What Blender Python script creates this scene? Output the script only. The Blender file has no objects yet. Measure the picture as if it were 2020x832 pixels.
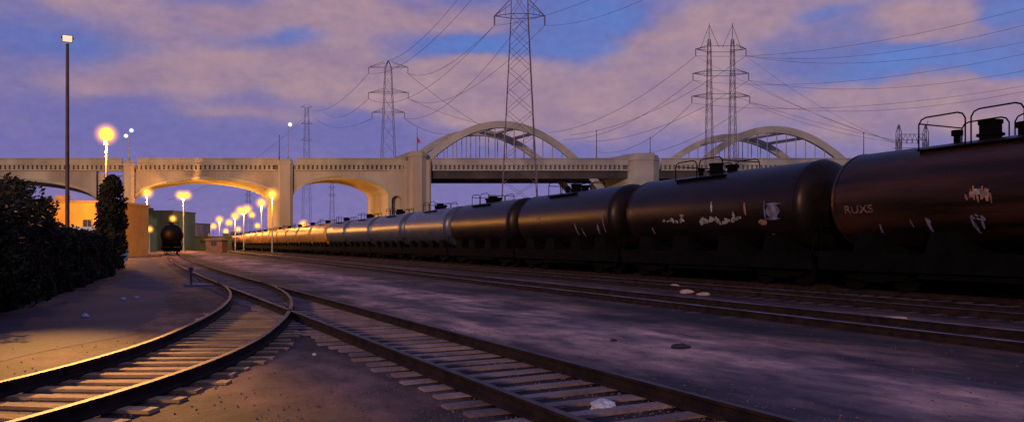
import bpy, math, random
from mathutils import Vector, Matrix
random.seed(7)
S=bpy.context.scene
COL=S.collection
H=1.55; F=1500.0; CU=1010.0; HV=482.0
def G(u,v):
    Y=F*H/(v-HV); return ((u-CU)/F*Y, Y)
def P(u,v,Y): return ((u-CU)/F*Y, Y, H-(v-HV)/F*Y)

# ---------------------------------------------------------------- materials
def srgb(r,g,b):
    f=lambda c:((c/255+.055)/1.055)**2.4 if c/255>.04045 else c/255/12.92
    return (f(r),f(g),f(b),1)
def c4(c): return tuple(c)+(1,) if len(c)==3 else tuple(c)
def mat(name,c1,c2=None,scale=3,rough=.7,metal=0,bump=0,bscale=None,spec=.5,detail=6,coord='Object',stretch=(1,1,1),lo=.35,hi=.65,tint=None):
    m=bpy.data.materials.new(name); m.use_nodes=True
    nt=m.node_tree; N=nt.nodes; L=nt.links
    b=N['Principled BSDF']
    b.inputs['Roughness'].default_value=rough; b.inputs['Metallic'].default_value=metal
    b.inputs['Specular IOR Level'].default_value=spec
    if tint: b.inputs['Specular Tint'].default_value=c4(tint)
    c1=c4(c1); c2=c4(c2) if c2 else tuple(x*.6 for x in c1[:3])+(1,)
    tc=N.new('ShaderNodeTexCoord'); mp=N.new('ShaderNodeMapping'); mp.inputs['Scale'].default_value=stretch
    L.new(tc.outputs[coord],mp.inputs['Vector'])
    n=N.new('ShaderNodeTexNoise'); n.inputs['Scale'].default_value=scale; n.inputs['Detail'].default_value=detail
    L.new(mp.outputs[0],n.inputs['Vector'])
    r=N.new('ShaderNodeValToRGB'); r.color_ramp.elements[0].position=lo; r.color_ramp.elements[1].position=hi
    r.color_ramp.elements[0].color=c2; r.color_ramp.elements[1].color=c1
    L.new(n.outputs['Fac'],r.inputs[0]); L.new(r.outputs[0],b.inputs['Base Color'])
    if bump:
        n2=N.new('ShaderNodeTexNoise'); n2.inputs['Scale'].default_value=bscale or scale*4; n2.inputs['Detail'].default_value=5
        L.new(mp.outputs[0],n2.inputs['Vector'])
        bp=N.new('ShaderNodeBump'); bp.inputs['Strength'].default_value=bump; bp.inputs['Distance'].default_value=.05
        L.new(n2.outputs['Fac'],bp.inputs['Height']); L.new(bp.outputs[0],b.inputs['Normal'])
    return m
def emis(name,c,s):
    m=bpy.data.materials.new(name); m.use_nodes=True
    nt=m.node_tree; nt.nodes.clear()
    e=nt.nodes.new('ShaderNodeEmission'); o=nt.nodes.new('ShaderNodeOutputMaterial')
    e.inputs[0].default_value=c4(c); e.inputs[1].default_value=s
    nt.links.new(e.outputs[0],o.inputs[0]); m.cycles.emission_sampling='NONE'; return m
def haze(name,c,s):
    # added lamp halo glow: emission density fades from the centre outwards (object space)
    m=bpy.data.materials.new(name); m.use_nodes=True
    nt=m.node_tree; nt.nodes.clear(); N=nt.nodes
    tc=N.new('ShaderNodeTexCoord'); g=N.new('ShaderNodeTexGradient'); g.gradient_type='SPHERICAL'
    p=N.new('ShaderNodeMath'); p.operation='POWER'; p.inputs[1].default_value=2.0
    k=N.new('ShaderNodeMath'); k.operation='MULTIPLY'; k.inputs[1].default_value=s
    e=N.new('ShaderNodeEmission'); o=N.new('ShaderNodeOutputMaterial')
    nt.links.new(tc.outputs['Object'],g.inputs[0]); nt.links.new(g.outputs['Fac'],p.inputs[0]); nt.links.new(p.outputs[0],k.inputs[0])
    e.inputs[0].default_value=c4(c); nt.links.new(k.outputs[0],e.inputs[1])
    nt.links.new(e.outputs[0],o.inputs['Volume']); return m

M={}
M['concrete']=mat('bridge_concrete',(.44,.375,.26),(.23,.19,.135),.12,.85,bump=.3,bscale=1.2,stretch=(1,1,.35))
M['concrete_trim']=mat('bridge_trim_concrete',(.42,.365,.23),(.29,.245,.155),.3,.85,bump=.2)
M['concrete_mid']=mat('shade_toned_concrete',(.15,.125,.10),(.09,.075,.065),.3,.9)
M['concrete_dark']=mat('dark_concrete',(.07,.055,.055),(.035,.03,.032),.3,.9)  # darker concrete tone for the members below the deck
M['rib']=mat('arch_rib_concrete',(.38,.35,.30),(.24,.22,.195),.2,.85,bump=.2)
M['steel']=mat('galvanised_steel',(.12,.095,.13),(.08,.065,.10),1,.6,.2)
M['wire']=mat('dark_cable',(.09,.07,.105),(.06,.05,.07),1,.7)
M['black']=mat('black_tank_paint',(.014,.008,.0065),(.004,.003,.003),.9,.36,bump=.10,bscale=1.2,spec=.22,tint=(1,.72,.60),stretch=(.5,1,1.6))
M['sheenblack']=mat('brown_sheen_black_tank_paint',(.045,.017,.009),(.005,.0035,.003),.7,.38,bump=.12,bscale=1.1,spec=.28,tint=(1,.66,.50),stretch=(.22,1,2.2),lo=.42,hi=.62)  # warm reflected band painted in as brown base colour and tint
M['blackrough']=mat('shade_black_iron',(.005,.0042,.0042),(.0025,.002,.002),2,.9,spec=.05)  # darkness beneath the cars put into a near-black colour
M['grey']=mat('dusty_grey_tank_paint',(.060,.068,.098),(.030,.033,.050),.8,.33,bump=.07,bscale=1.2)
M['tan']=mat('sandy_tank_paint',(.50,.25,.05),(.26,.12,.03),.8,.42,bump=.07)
M['rail_side']=mat('rusty_rail_web',(.035,.018,.013),(.014,.008,.008),4,.85,bump=.3,spec=.12)
M['rail_top']=mat('worn_rail_head',(.11,.08,.07),(.055,.04,.035),3,.6,.12,spec=.18)
M['rail_top_dull']=mat('dull_rail_head',(.42,.38,.46),(.11,.09,.12),1.0,.5,.5)
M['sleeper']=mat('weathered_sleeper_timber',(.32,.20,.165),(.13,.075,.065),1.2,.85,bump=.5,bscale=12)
M['sleeper_amber_lit']=mat('amber_lit_sleeper_timber',(.46,.26,.11),(.22,.11,.05),1.2,.85,bump=.5,bscale=12)  # amber lamp light painted into the timber colour
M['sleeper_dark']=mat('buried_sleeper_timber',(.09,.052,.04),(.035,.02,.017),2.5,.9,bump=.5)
M['asphalt']=mat('patched_asphalt',(.066,.054,.066),(.032,.025,.036),.5,.85,bump=.25,bscale=9,spec=.25)
M['rustpole']=mat('rust_red_pole_paint',(.16,.055,.04),(.07,.03,.025),2,.6)
M['palepole']=mat('pale_pole_paint',(.4,.36,.3),(.28,.24,.2),2,.6)
M['stone']=mat('pale_stone',(.62,.58,.60),(.38,.35,.38),5,.8,bump=.5)
M['pinkstone']=mat('pale_brick_rubble',(.60,.38,.30),(.36,.21,.17),5,.85,bump=.5)
M['darkstone']=mat('dark_rubble',(.03,.025,.03),(.015,.012,.014),8,.85,bump=.5)
M['gravel']=mat('mixed_gravel',(.17,.12,.115),(.06,.04,.04),3,.9,detail=2)
M['leaf']=mat('dusky_hedge_leaf',(.060,.052,.020),(.034,.017,.010),.9,.75,spec=.12,lo=.42,hi=.58)
M['leafcore']=mat('hedge_core_shade',(.012,.009,.006),(.006,.005,.004),1,.95,spec=.05)
M['bark']=mat('bark',(.06,.04,.03),(.03,.02,.015),6,.9,bump=.5)
M['teal']=mat('teal_siding',(.045,.095,.095),(.03,.065,.068),.5,.75,stretch=(3,3,.3))
M['tealdark']=mat('teal_roof',(.04,.07,.075),(.025,.05,.05),.5,.7)
M['ochre']=mat('ochre_stucco',(.80,.44,.07),(.60,.30,.04),.3,.85)
M['brick']=mat('warm_shed_siding',(.30,.15,.07),(.18,.09,.05),.7,.8)
M['greyblue']=mat('blue_grey_siding',(.15,.17,.24),(.10,.11,.17),.4,.8)
M['window']=mat('dark_window_glass',(.03,.035,.05),(.02,.02,.03),2,.15)
M['white']=mat('white_vehicle_paint',(.7,.72,.75),(.6,.62,.65),2,.35)
M['tyre']=mat('tyre_rubber',(.02,.02,.02),(.012,.012,.012),4,.9)
M['red']=mat('red_cloth',(.6,.06,.05),(.45,.04,.04),4,.8)
M['mark_white']=mat('chalky_white_paint_and_glint',(.40,.36,.33),(.10,.085,.08),5,.6)
M['mark_rust']=mat('faded_orange_paint_and_glint',(.42,.19,.10),(.14,.06,.035),6,.6)
M['mark_letter']=mat('faded_rust_lettering',(.20,.095,.06),(.04,.02,.014),4,.6)
M['mark_blue']=mat('faded_lilac_paint',(.20,.185,.26),(.07,.062,.09),5,.6)
M['lampwarm']=emis('sodium_lamp_globe',(1,.60,.09),1.7)
M['lampwhite']=emis('white_lamp_head',(.80,.88,1),1.5)
M['floodface']=emis('added_flood_glow',(1,.72,.45),1.1)  # glow added to a floodlight head that stands unlit

# ---------------------------------------------------------------- mesh builder
class B:
    def __init__(s): s.v=[]; s.f=[]; s.m=[]; s.sm=[]
    def add(s,vs,fs,mi=0,smooth=False):
        o=len(s.v); s.v+= [tuple(x) for x in vs]
        for f in fs: s.f.append(tuple(i+o for i in f)); s.m.append(mi); s.sm.append(smooth)
    def box(s,a,b,mi=0,sk=0):
        (x0,y0,z0),(x1,y1,z1)=a,b
        d=sk*(y1-y0)
        vs=[(x0,y0,z0),(x1,y0,z0),(x1+d,y1,z0),(x0+d,y1,z0),(x0,y0,z1),(x1,y0,z1),(x1+d,y1,z1),(x0+d,y1,z1)]
        s.add(vs,[(3,2,1,0),(4,5,6,7),(0,1,5,4),(1,2,6,5),(2,3,7,6),(3,0,4,7)],mi)
    def frustum(s,x0,x1,y0,y1,z0,z1,ins,mi=0):
        vs=[(x0,y0,z0),(x1,y0,z0),(x1,y1,z0),(x0,y1,z0),(x0+ins,y0+ins,z1),(x1-ins,y0+ins,z1),(x1-ins,y1-ins,z1),(x0+ins,y1-ins,z1)]
        s.add(vs,[(3,2,1,0),(4,5,6,7),(0,1,5,4),(1,2,6,5),(2,3,7,6),(3,0,4,7)],mi)
    def beam(s,p,q,r,n=4,mi=0,r2=None,smooth=False):
        p=Vector(p); q=Vector(q); d=(q-p)
        if d.length<1e-6: return
        d.normalize(); a=Vector((0,0,1)) if abs(d.z)<.9 else Vector((1,0,0))
        x=d.cross(a).normalized(); y=d.cross(x)
        r2=r if r2 is None else r2
        vs=[];
        for c,rr in((p,r),(q,r2)):
            for i in range(n):
                t=2*math.pi*(i+.5)/n; vs.append(c+(x*math.cos(t)+y*math.sin(t))*rr)
        fs=[(i,(i+1)%n,n+(i+1)%n,n+i) for i in range(n)]
        s.add(vs,fs,mi,smooth); s.add(vs[:n],[tuple(range(n))[::-1]],mi); s.add(vs[n:],[tuple(range(n))],mi)
    def path(s,pts,r,n=6,mi=0):
        for i in range(len(pts)-1): s.beam(pts[i],pts[i+1],r,n,mi,smooth=n>4)
    def prism(s,poly,y0,y1,mi=0,sk=0):
        n=len(poly); d=sk*(y1-y0)
        vs=[(x,y0,z) for x,z in poly]+[(x+d,y1,z) for x,z in poly]
        s.add(vs,[tuple(range(n)),tuple(range(2*n-1,n-1,-1))]+[(i,i+n,(i+1)%n+n,(i+1)%n) for i in range(n)],mi)
    def sphere(s,c,r,nu=16,nv=10,mi=0,jit=0,sc=(1,1,1)):
        vs=[];fs=[]
        for j in range(nv+1):
            t=math.pi*j/nv
            for i in range(nu):
                a=2*math.pi*i/nu; k=r*(1+random.uniform(-jit,jit))
                vs.append((c[0]+k*sc[0]*math.sin(t)*math.cos(a),c[1]+k*sc[1]*math.sin(t)*math.sin(a),c[2]+k*sc[2]*math.cos(t)))
        for j in range(nv):
            for i in range(nu):
                fs.append((j*nu+i,(j+1)*nu+i,(j+1)*nu+(i+1)%nu,j*nu+(i+1)%nu))
        s.add(vs,fs,mi,jit==0)
    def obj(s,name,mats,parent=None,loc=None,**kw):
        me=bpy.data.meshes.new(name); me.from_pydata(s.v,[],s.f)
        if not isinstance(mats,(list,tuple)): mats=[mats]
        for m in mats: me.materials.append(M[m] if isinstance(m,str) else m)
        me.polygons.foreach_set('material_index',s.m); me.polygons.foreach_set('use_smooth',s.sm)
        me.update()
        o=bpy.data.objects.new(name,me); COL.objects.link(o)
        if parent: o.parent=parent
        if loc: o.location=loc
        for k,v in kw.items(): o[k]=v
        return o
def empty(name,loc=(0,0,0),rot=0,**kw):
    o=bpy.data.objects.new(name,None); COL.objects.link(o); o.location=loc; o.rotation_euler=(0,0,rot)
    o.empty_display_size=.5
    for k,v in kw.items(): o[k]=v
    return o
def copytree(o):
    n=o.copy(); COL.objects.link(n)
    for ch in list(o.children):
        c=copytree(ch); c.parent=n; c.matrix_parent_inverse=ch.matrix_parent_inverse.copy()
    return n
def light(name,loc,color,power,parent=None,radius=.2,kind='POINT',**k):
    l=bpy.data.lights.new(name,kind); l.color=color; l.energy=power
    if kind in('POINT','SPOT'): l.shadow_soft_size=radius
    for a,b in k.items(): setattr(l,a,b)
    o=bpy.data.objects.new(name,l); COL.objects.link(o); o.location=loc
    if parent: o.parent=parent
    return o

# ---------------------------------------------------------------- camera
cam=bpy.data.cameras.new('camera'); co=bpy.data.objects.new('camera',cam); COL.objects.link(co)
co.location=(0,0,H); co.rotation_euler=(math.radians(90),0,0)
cam.sensor_width=36; cam.lens=36*F/2020; cam.shift_y=(HV-416)/2020; cam.clip_end=6000; cam.clip_start=.1
S.camera=co
S.view_settings.view_transform='Standard'

# ---------------------------------------------------------------- sky (world)
W=bpy.data.worlds.new('World'); S.world=W; W.use_nodes=True
W.cycles.sampling_method='NONE'
nt=W.node_tree; N=nt.nodes; L=nt.links; N.clear()
def mth(op,a,b=None,c=None,clamp=False):
    n=N.new('ShaderNodeMath'); n.operation=op; n.use_clamp=clamp
    for i,x in enumerate((a,b,c)):
        if x is None: continue
        if isinstance(x,(int,float)): n.inputs[i].default_value=x
        else: L.new(x,n.inputs[i])
    return n.outputs[0]
def mixc(f,a,b,bt='MIX'):
    n=N.new('ShaderNodeMix'); n.data_type='RGBA'; n.blend_type=bt
    for i,x in((0,f),(6,a),(7,b)):
        if isinstance(x,(int,float)): n.inputs[i].default_value=x
        elif isinstance(x,tuple): n.inputs[i].default_value=x
        else: L.new(x,n.inputs[i])
    return n.outputs[2]
tc=N.new('ShaderNodeTexCoord'); sep=N.new('ShaderNodeSeparateXYZ'); L.new(tc.outputs['Generated'],sep.inputs[0])
az=mth('ARCTAN2',sep.outputs[0],sep.outputs[1]); el=mth('ARCSINE',sep.outputs[2])
comb=N.new('ShaderNodeCombineXYZ'); L.new(az,comb.inputs[0]); L.new(el,comb.inputs[1])
def noise(scale,stretch,detail=5,off=(0,0,0)):
    mp=N.new('ShaderNodeMapping'); mp.inputs['Scale'].default_value=stretch; mp.inputs['Location'].default_value=off
    L.new(comb.outputs[0],mp.inputs[0])
    n=N.new('ShaderNodeTexNoise'); n.inputs['Scale'].default_value=scale; n.inputs['Detail'].default_value=detail
    n.inputs['Roughness'].default_value=.5
    L.new(mp.outputs[0],n.inputs['Vector']); return n
nd=noise(6,(1,1.8,1),4)
vm=N.new('ShaderNodeVectorMath'); vm.operation='SUBTRACT'; L.new(nd.outputs['Color'],vm.inputs[0]); vm.inputs[1].default_value=(.5,.5,.5)
vs=N.new('ShaderNodeVectorMath'); vs.operation='MULTIPLY'; L.new(vm.outputs[0],vs.inputs[0]); vs.inputs[1].default_value=(.18,.08,0)
va=N.new('ShaderNodeVectorMath'); va.operation='ADD'; L.new(comb.outputs[0],va.inputs[0]); L.new(vs.outputs[0],va.inputs[1])
def blob(u,v,ru,rv,s):
    a=math.atan((u-CU)/F); ca=math.cos(a); e=math.atan((HV-v)/F*ca)
    ra=ru/F*ca*ca; re=rv/F*ca
    d=N.new('ShaderNodeVectorMath'); d.operation='SUBTRACT'; L.new(va.outputs[0],d.inputs[0]); d.inputs[1].default_value=(a,e,0)
    q=N.new('ShaderNodeVectorMath'); q.operation='MULTIPLY'; L.new(d.outputs[0],q.inputs[0]); q.inputs[1].default_value=(1/ra,1/re,0)
    t=N.new('ShaderNodeVectorMath'); t.operation='DOT_PRODUCT'; L.new(q.outputs[0],t.inputs[0]); L.new(q.outputs[0],t.inputs[1])
    return mth('MULTIPLY',mth('EXPONENT',mth('MULTIPLY',t.outputs['Value'],-1.0)),s)
def blobs(lst):
    acc=None
    for b in lst:
        x=blob(*b); acc=x if acc is None else mth('ADD',acc,x)
    return acc
pink=blobs([(120,-10,330,45,.9),(480,15,150,40,.8),(420,130,280,52,1.3),(200,165,160,30,.6),(690,75,100,80,1.0),(830,20,200,36,1.0),(700,160,130,50,.8),
 (900,170,150,60,1.1),(1120,190,220,75,1.1),(1330,150,140,75,.8),(1440,40,200,52,1.4),(1850,50,120,75,1.3),(1640,190,330,50,1.0),(1950,210,140,55,1.0),
 (520,232,110,20,.6),(1000,230,190,45,.6),(1700,270,280,50,.6),(1250,85,130,28,.5),(-250,120,200,120,.8),(2400,120,300,150,.9)])
blue=blobs([(930,82,100,36,.95),(1180,25,100,28,.85),(1770,140,150,34,1.2),(1150,88,120,28,.75),(2010,20,70,45,.8),(1990,140,110,34,.85),(600,60,90,30,.6),(1600,30,60,18,.4),(150,75,200,26,.4)])
nf=noise(8,(1,2.4,1),5,(3.1,1.7,0)); 
pk=mth('ADD',pink,mth('MULTIPLY',mth('SUBTRACT',nf.outputs['Fac'],.5),1.3))
pk=mth('SUBTRACT',pk,mth('MULTIPLY',blue,1.05))
mr=N.new('ShaderNodeMapRange'); mr.interpolation_type='SMOOTHSTEP'; mr.inputs['From Min'].default_value=-.02; mr.inputs['From Max'].default_value=1.05
L.new(pk,mr.inputs[0]); cloud=mr.outputs[0]
ramp=N.new('ShaderNodeValToRGB'); cr=ramp.color_ramp
L.new(mth('MULTIPLY',el,2.5,clamp=True),ramp.inputs[0])
cr.elements[0].position=0; cr.elements[0].color=srgb(128,115,172)
cr.elements[1].position=.85; cr.elements[1].color=srgb(100,108,176)
e=cr.elements.new(.3); e.color=srgb(113,107,170)
e=cr.elements.new(.55); e.color=srgb(104,107,171)
base=mixc(mth('MULTIPLY',blue,.85,clamp=True),ramp.outputs[0],srgb(88,124,198))
rb=N.new('ShaderNodeMapRange'); rb.inputs['From Min'].default_value=-.1; rb.inputs['From Max'].default_value=.6; L.new(az,rb.inputs[0])
base=mixc(mth('MULTIPLY',rb.outputs[0],.3),base,srgb(116,126,180))
n3=noise(14,(1,2,1),5,(7,3,0))
mr3=N.new('ShaderNodeMapRange'); mr3.inputs['From Min'].default_value=.3; mr3.inputs['From Max'].default_value=.7; L.new(n3.outputs['Fac'],mr3.inputs[0])
ccol=mixc(mr3.outputs[0],srgb(150,124,150),srgb(178,145,150))
sky=mixc(mth('MULTIPLY',cloud,.92),base,ccol)
n4=noise(70,(1,1.6,1),4,(1,9,0))
mr4=N.new('ShaderNodeMapRange'); mr4.inputs['To Min'].default_value=.94; mr4.inputs['To Max'].default_value=1.06; mr4.inputs['From Min'].default_value=.3; mr4.inputs['From Max'].default_value=.7; L.new(n4.outputs['Fac'],mr4.inputs[0])
vsc=N.new('ShaderNodeVectorMath'); vsc.operation='SCALE'; L.new(sky,vsc.inputs[0]); L.new(mr4.outputs[0],vsc.inputs['Scale'])
SUN_EL=math.radians(11); SUN_ROT=math.radians(200)
ns=N.new('ShaderNodeTexSky'); ns.sky_type='NISHITA'; ns.sun_disc=False; ns.sun_elevation=SUN_EL; ns.sun_rotation=SUN_ROT
nsc=N.new('ShaderNodeVectorMath'); nsc.operation='SCALE'; L.new(ns.outputs[0],nsc.inputs[0]); nsc.inputs['Scale'].default_value=.002
ad=N.new('ShaderNodeVectorMath'); ad.operation='ADD'; L.new(vsc.outputs[0],ad.inputs[0]); L.new(nsc.outputs[0],ad.inputs[1])
bg=N.new('ShaderNodeBackground'); L.new(ad.outputs[0],bg.inputs[0]); bg.inputs[1].default_value=1.0
out=N.new('ShaderNodeOutputWorld'); L.new(bg.outputs[0],out.inputs[0])

sun=light('low_sun',(0,-20,30),(1,.66,.42),1.3,kind='SUN'); sun.data.angle=math.radians(3)
sun.rotation_euler=Vector((.34,.94,-.20)).to_track_quat('-Z','Y').to_euler()

# ---------------------------------------------------------------- ground
def ground_mat():
    m=bpy.data.materials.new('rail_yard_dirt'); m.use_nodes=True
    t=m.node_tree; N=t.nodes; L=t.links; b=N['Principled BSDF']; b.inputs['Roughness'].default_value=.85; b.inputs['Specular IOR Level'].default_value=.2
    geo=N.new('ShaderNodeNewGeometry'); sp=N.new('ShaderNodeSeparateXYZ'); L.new(geo.outputs['Position'],sp.inputs[0])
    def mt(op,a,b_=None,clamp=False):
        n=N.new('ShaderNodeMath'); n.operation=op; n.use_clamp=clamp
        for i,x in enumerate((a,b_)):
            if x is None: continue
            if isinstance(x,(int,float)): n.inputs[i].default_value=x
            else: L.new(x,n.inputs[i])
        return n.outputs[0]
    def nz(s,d,st=(1,1,1),rot=0,off=0):
        mp=N.new('ShaderNodeMapping'); mp.inputs['Rotation'].default_value=(0,0,rot); L.new(geo.outputs['Position'],mp.inputs[0])
        mp2=N.new('ShaderNodeMapping'); mp2.inputs['Scale'].default_value=st; mp2.inputs['Location'].default_value=(off,off*.7,0); L.new(mp.outputs[0],mp2.inputs[0])
        n=N.new('ShaderNodeTexNoise'); n.inputs['Scale'].default_value=s; n.inputs['Detail'].default_value=d; n.inputs['Roughness'].default_value=.6; L.new(mp2.outputs[0],n.inputs['Vector']); return n.outputs['Fac']
    def mul(a,fac,lo,c0,hi,c1):
        r=N.new('ShaderNodeValToRGB'); e=r.color_ramp.elements
        e[0].position=lo; e[0].color=c0+(1,); e[1].position=hi; e[1].color=c1+(1,); L.new(fac,r.inputs[0])
        mx=N.new('ShaderNodeMix'); mx.data_type='RGBA'; mx.blend_type='MULTIPLY'; mx.inputs[0].default_value=1; L.new(a,mx.inputs[6]); L.new(r.outputs[0],mx.inputs[7]); return mx.outputs[2]
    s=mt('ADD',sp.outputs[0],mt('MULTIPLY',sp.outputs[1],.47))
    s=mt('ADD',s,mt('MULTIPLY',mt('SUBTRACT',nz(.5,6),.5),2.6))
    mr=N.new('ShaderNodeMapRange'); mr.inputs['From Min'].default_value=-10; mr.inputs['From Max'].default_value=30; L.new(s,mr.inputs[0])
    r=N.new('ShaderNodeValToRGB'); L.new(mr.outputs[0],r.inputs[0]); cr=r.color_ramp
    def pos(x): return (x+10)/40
    st=[(-10,(.095,.07,.062)),(-3.5,(.11,.078,.066)),(.5,(.11,.07,.055)),(1.9,(.14,.09,.072)),(2.8,(.06,.038,.031)),(4.9,(.065,.042,.035)),(5.9,(.31,.215,.175)),(8.0,(.37,.255,.215)),(9.6,(.22,.145,.12)),(10.9,(.085,.05,.036)),(13.4,(.055,.030,.022)),(15.6,(.13,.075,.052)),(16.8,(.05,.029,.022)),(19.5,(.013,.009,.008)),(25,(.010,.008,.008)),(30,(.06,.045,.05))]  # darkest stops paint the shade under the train onto the ground
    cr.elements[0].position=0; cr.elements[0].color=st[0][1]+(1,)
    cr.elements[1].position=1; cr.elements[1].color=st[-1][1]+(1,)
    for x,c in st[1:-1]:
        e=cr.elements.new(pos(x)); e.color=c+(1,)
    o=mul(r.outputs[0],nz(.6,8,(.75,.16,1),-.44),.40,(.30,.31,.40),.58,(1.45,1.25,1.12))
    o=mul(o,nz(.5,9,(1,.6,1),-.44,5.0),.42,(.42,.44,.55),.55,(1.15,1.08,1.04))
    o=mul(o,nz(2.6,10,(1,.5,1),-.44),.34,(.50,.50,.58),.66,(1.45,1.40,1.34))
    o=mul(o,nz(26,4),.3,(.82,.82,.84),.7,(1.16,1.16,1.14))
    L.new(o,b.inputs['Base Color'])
    bp=N.new('ShaderNodeBump'); bp.inputs['Strength'].default_value=.5; bp.inputs['Distance'].default_value=.06
    L.new(mt('ADD',nz(1.5,8),mt('MULTIPLY',nz(18,5),.16)),bp.inputs['Height']); L.new(bp.outputs[0],b.inputs['Normal'])
    return m
b=B()
xs=[-3000,-600,-150,-60,-20,0,20,60,150,600,3000]; ys=[-60,0,10,30,60,120,250,600,1500,4500]
vs=[(x,y,0) for y in ys for x in xs]; n=len(xs)
b.add(vs,[(j*n+i,j*n+i+1,(j+1)*n+i+1,(j+1)*n+i) for j in range(len(ys)-1) for i in range(n-1)])
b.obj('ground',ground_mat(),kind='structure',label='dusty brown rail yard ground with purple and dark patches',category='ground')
b=B()
Lf=[(-9.2,7),(-10.0,13.8),(-12.9,23),(-18.6,37),(-30.5,62),(-51,100),(-70,145)]
Rt=[(-6.9,8.5),(-6.5,13),(-9.4,21),(-16.4,36),(-28.0,60),(-46.9,98),(-67,145)]
def wob(p,a=.35): return (p[0]+random.uniform(-a,a)*.6,p[1]+random.uniform(-a,a))
def subd(pts,k=6):
    o=[]
    for i in range(len(pts)-1):
        for j in range(k):
            t=j/k; o.append((pts[i][0]*(1-t)+pts[i+1][0]*t,pts[i][1]*(1-t)+pts[i+1][1]*t))
    o.append(pts[-1]); return o
l2=subd(Lf); r2=[wob(p,.2) for p in subd(Rt)]
vs=[(x,y,.004) for x,y in l2]+[(x,y,.004) for x,y in r2]; n=len(l2)
b.add(vs,[(i,n+i,n+i+1,i+1) for i in range(n-1)])
b.obj('access_road','asphalt',kind='structure',label='worn dark asphalt service road beside the tracks',category='road')
b=B()
for i in range(15):
    y0=-14+i*12; y1=y0+11.96
    x0,x1=26.4-.46*y0,26.4-.46*y1
    for (zb,zt,w) in((-.2,1.75,.18),(1.75,1.9,.26)):
        vs=[(x0-w,y0,zb),(x1-w,y1,zb),(x1+w,y1,zb),(x0+w,y0,zb),(x0-w,y0,zt),(x1-w,y1,zt),(x1+w,y1,zt),(x0+w,y0,zt)]
        b.add(vs,[(3,2,1,0),(4,5,6,7),(0,1,5,4),(1,2,6,5),(2,3,7,6),(3,0,4,7)])
b.obj('added_dark_wall','blackrough',label='low added near-black wall standing for the dark behind the tank cars',category='wall')  # wall added so the gap beneath the cars stays dark

# ---------------------------------------------------------------- tracks
def main_x(Y):
    if Y<=24: return -8.0-.52*(Y-24)
    d=Y-24; return -8.0-.44*d-.08*52*(1-math.exp(-d/52))
def catmull(pts,k=10):
    o=[]
    for i in range(len(pts)-1):
        p0=pts[max(i-1,0)];p1=pts[i];p2=pts[i+1];p3=pts[min(i+2,len(pts)-1)]
        for j in range(k):
            t=j/k
            o.append(tuple(.5*((2*p1[a])+(-p0[a]+p2[a])*t+(2*p0[a]-5*p1[a]+4*p2[a]-p3[a])*t*t+(-p0[a]+3*p1[a]-3*p2[a]+p3[a])*t**3) for a in(0,1)))
    o.append(pts[-1]); return o
def offset(line,d):
    o=[]
    for i,p in enumerate(line):
        a=line[max(i-1,0)];c=line[min(i+1,len(line)-1)]
        t=Vector((c[0]-a[0],c[1]-a[1])).normalized()
        o.append((p[0]+t.y*d,p[1]-t.x*d))
    return o
PROF=[(-.07,0),(.07,0),(.07,.018),(.018,.04),(.018,.105),(.038,.118),(.038,.148),(-.038,.148),(-.038,.118),(-.018,.105),(-.018,.04),(-.07,.018)]
def rail(line,z0,parent,top='rail_top'):
    b=B(); n=len(PROF)
    nl=[]
    for i,p in enumerate(line):
        a=line[max(i-1,0)];c=line[min(i+1,len(line)-1)]
        t=Vector((c[0]-a[0],c[1]-a[1])).normalized()
        for (q,z) in PROF: nl.append((p[0]+t.y*q,p[1]-t.x*q,z0+z))
    b.v=nl
    for i in range(len(line)-1):
        for j in range(n):
            b.f.append((i*n+j,i*n+(j+1)%n,(i+1)*n+(j+1)%n,(i+1)*n+j)); b.m.append(1 if j in(6,) else 0); b.sm.append(False)
    b.f.append(tuple(range(n))); b.m.append(0); b.sm.append(False)
    b.f.append(tuple((len(line)-1)*n+k for k in range(n))[::-1]); b.m.append(0); b.sm.append(False)
    return b.obj('rail',['rail_side',top],parent)
def samples(line,step):
    o=[];acc=0
    for i in range(len(line)-1):
        a=Vector(line[i]);c=Vector(line[i+1]);d=(c-a).length;t=(c-a)/d
        while acc<d:
            o.append((a+t*acc,t)); acc+=step
        acc-=d
    return o
def sleeper_into(b,p,t,hl,hw,zt,zb=-.1):
    k=random.uniform(-.03,.03); nx=Vector((t.y,-t.x)); t2=(t+nx*k).normalized(); nx=Vector((t2.y,-t2.x))
    sh=random.uniform(-.07,.07); z=zt+random.uniform(-.010,.003)
    c=[p+nx*(hl+sh)+t2*hw,p+nx*(hl+sh)-t2*hw,p-nx*(hl-sh)-t2*hw,p-nx*(hl-sh)+t2*hw]
    vs=[(q.x,q.y,zb) for q in c]
    vs+=[(p.x+(q.x-p.x)*.985,p.y+(q.y-p.y)*.985,z) for q in c]
    b.add(vs,[(0,1,2,3),(7,6,5,4),(0,4,5,1),(1,5,6,2),(2,6,7,3),(3,7,4,0)])
def track(line,zt,step,ymax_parts,label,mats='sleeper',top='rail_top',gauge=.74,hl=1.18,hw=.085,ymin=4.5,ystop=1e9,parts=True,y_sl_max=140):
    e=empty('railway_track',label=label,category='railway track',group='railway tracks in the yard')
    rail(offset(line,gauge),zt,e,top); rail(offset(line,-gauge),zt,e,top)
    rest=B(); cnt=0
    for p,t in samples(line,step):
        if p.y>ystop or p.y>y_sl_max: continue
        if parts and ymin<p.y<ymax_parts and cnt<98:
            b=B(); sleeper_into(b,p,t,hl,hw,zt+.002); b.obj('sleeper',mats,e); cnt+=1
        else: sleeper_into(rest,p,t,hl,hw,zt+.002)
    if rest.f: rest.obj('sleepers',mats,e,kind='stuff')
    return e
mainl=[(main_x(y),y) for y in [-2+.9*i for i in range(60)]+[52+4*i for i in range(65)]]
track(mainl,.03,.46,45,'long railway track with rusty rails on worn timber sleepers')
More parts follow.
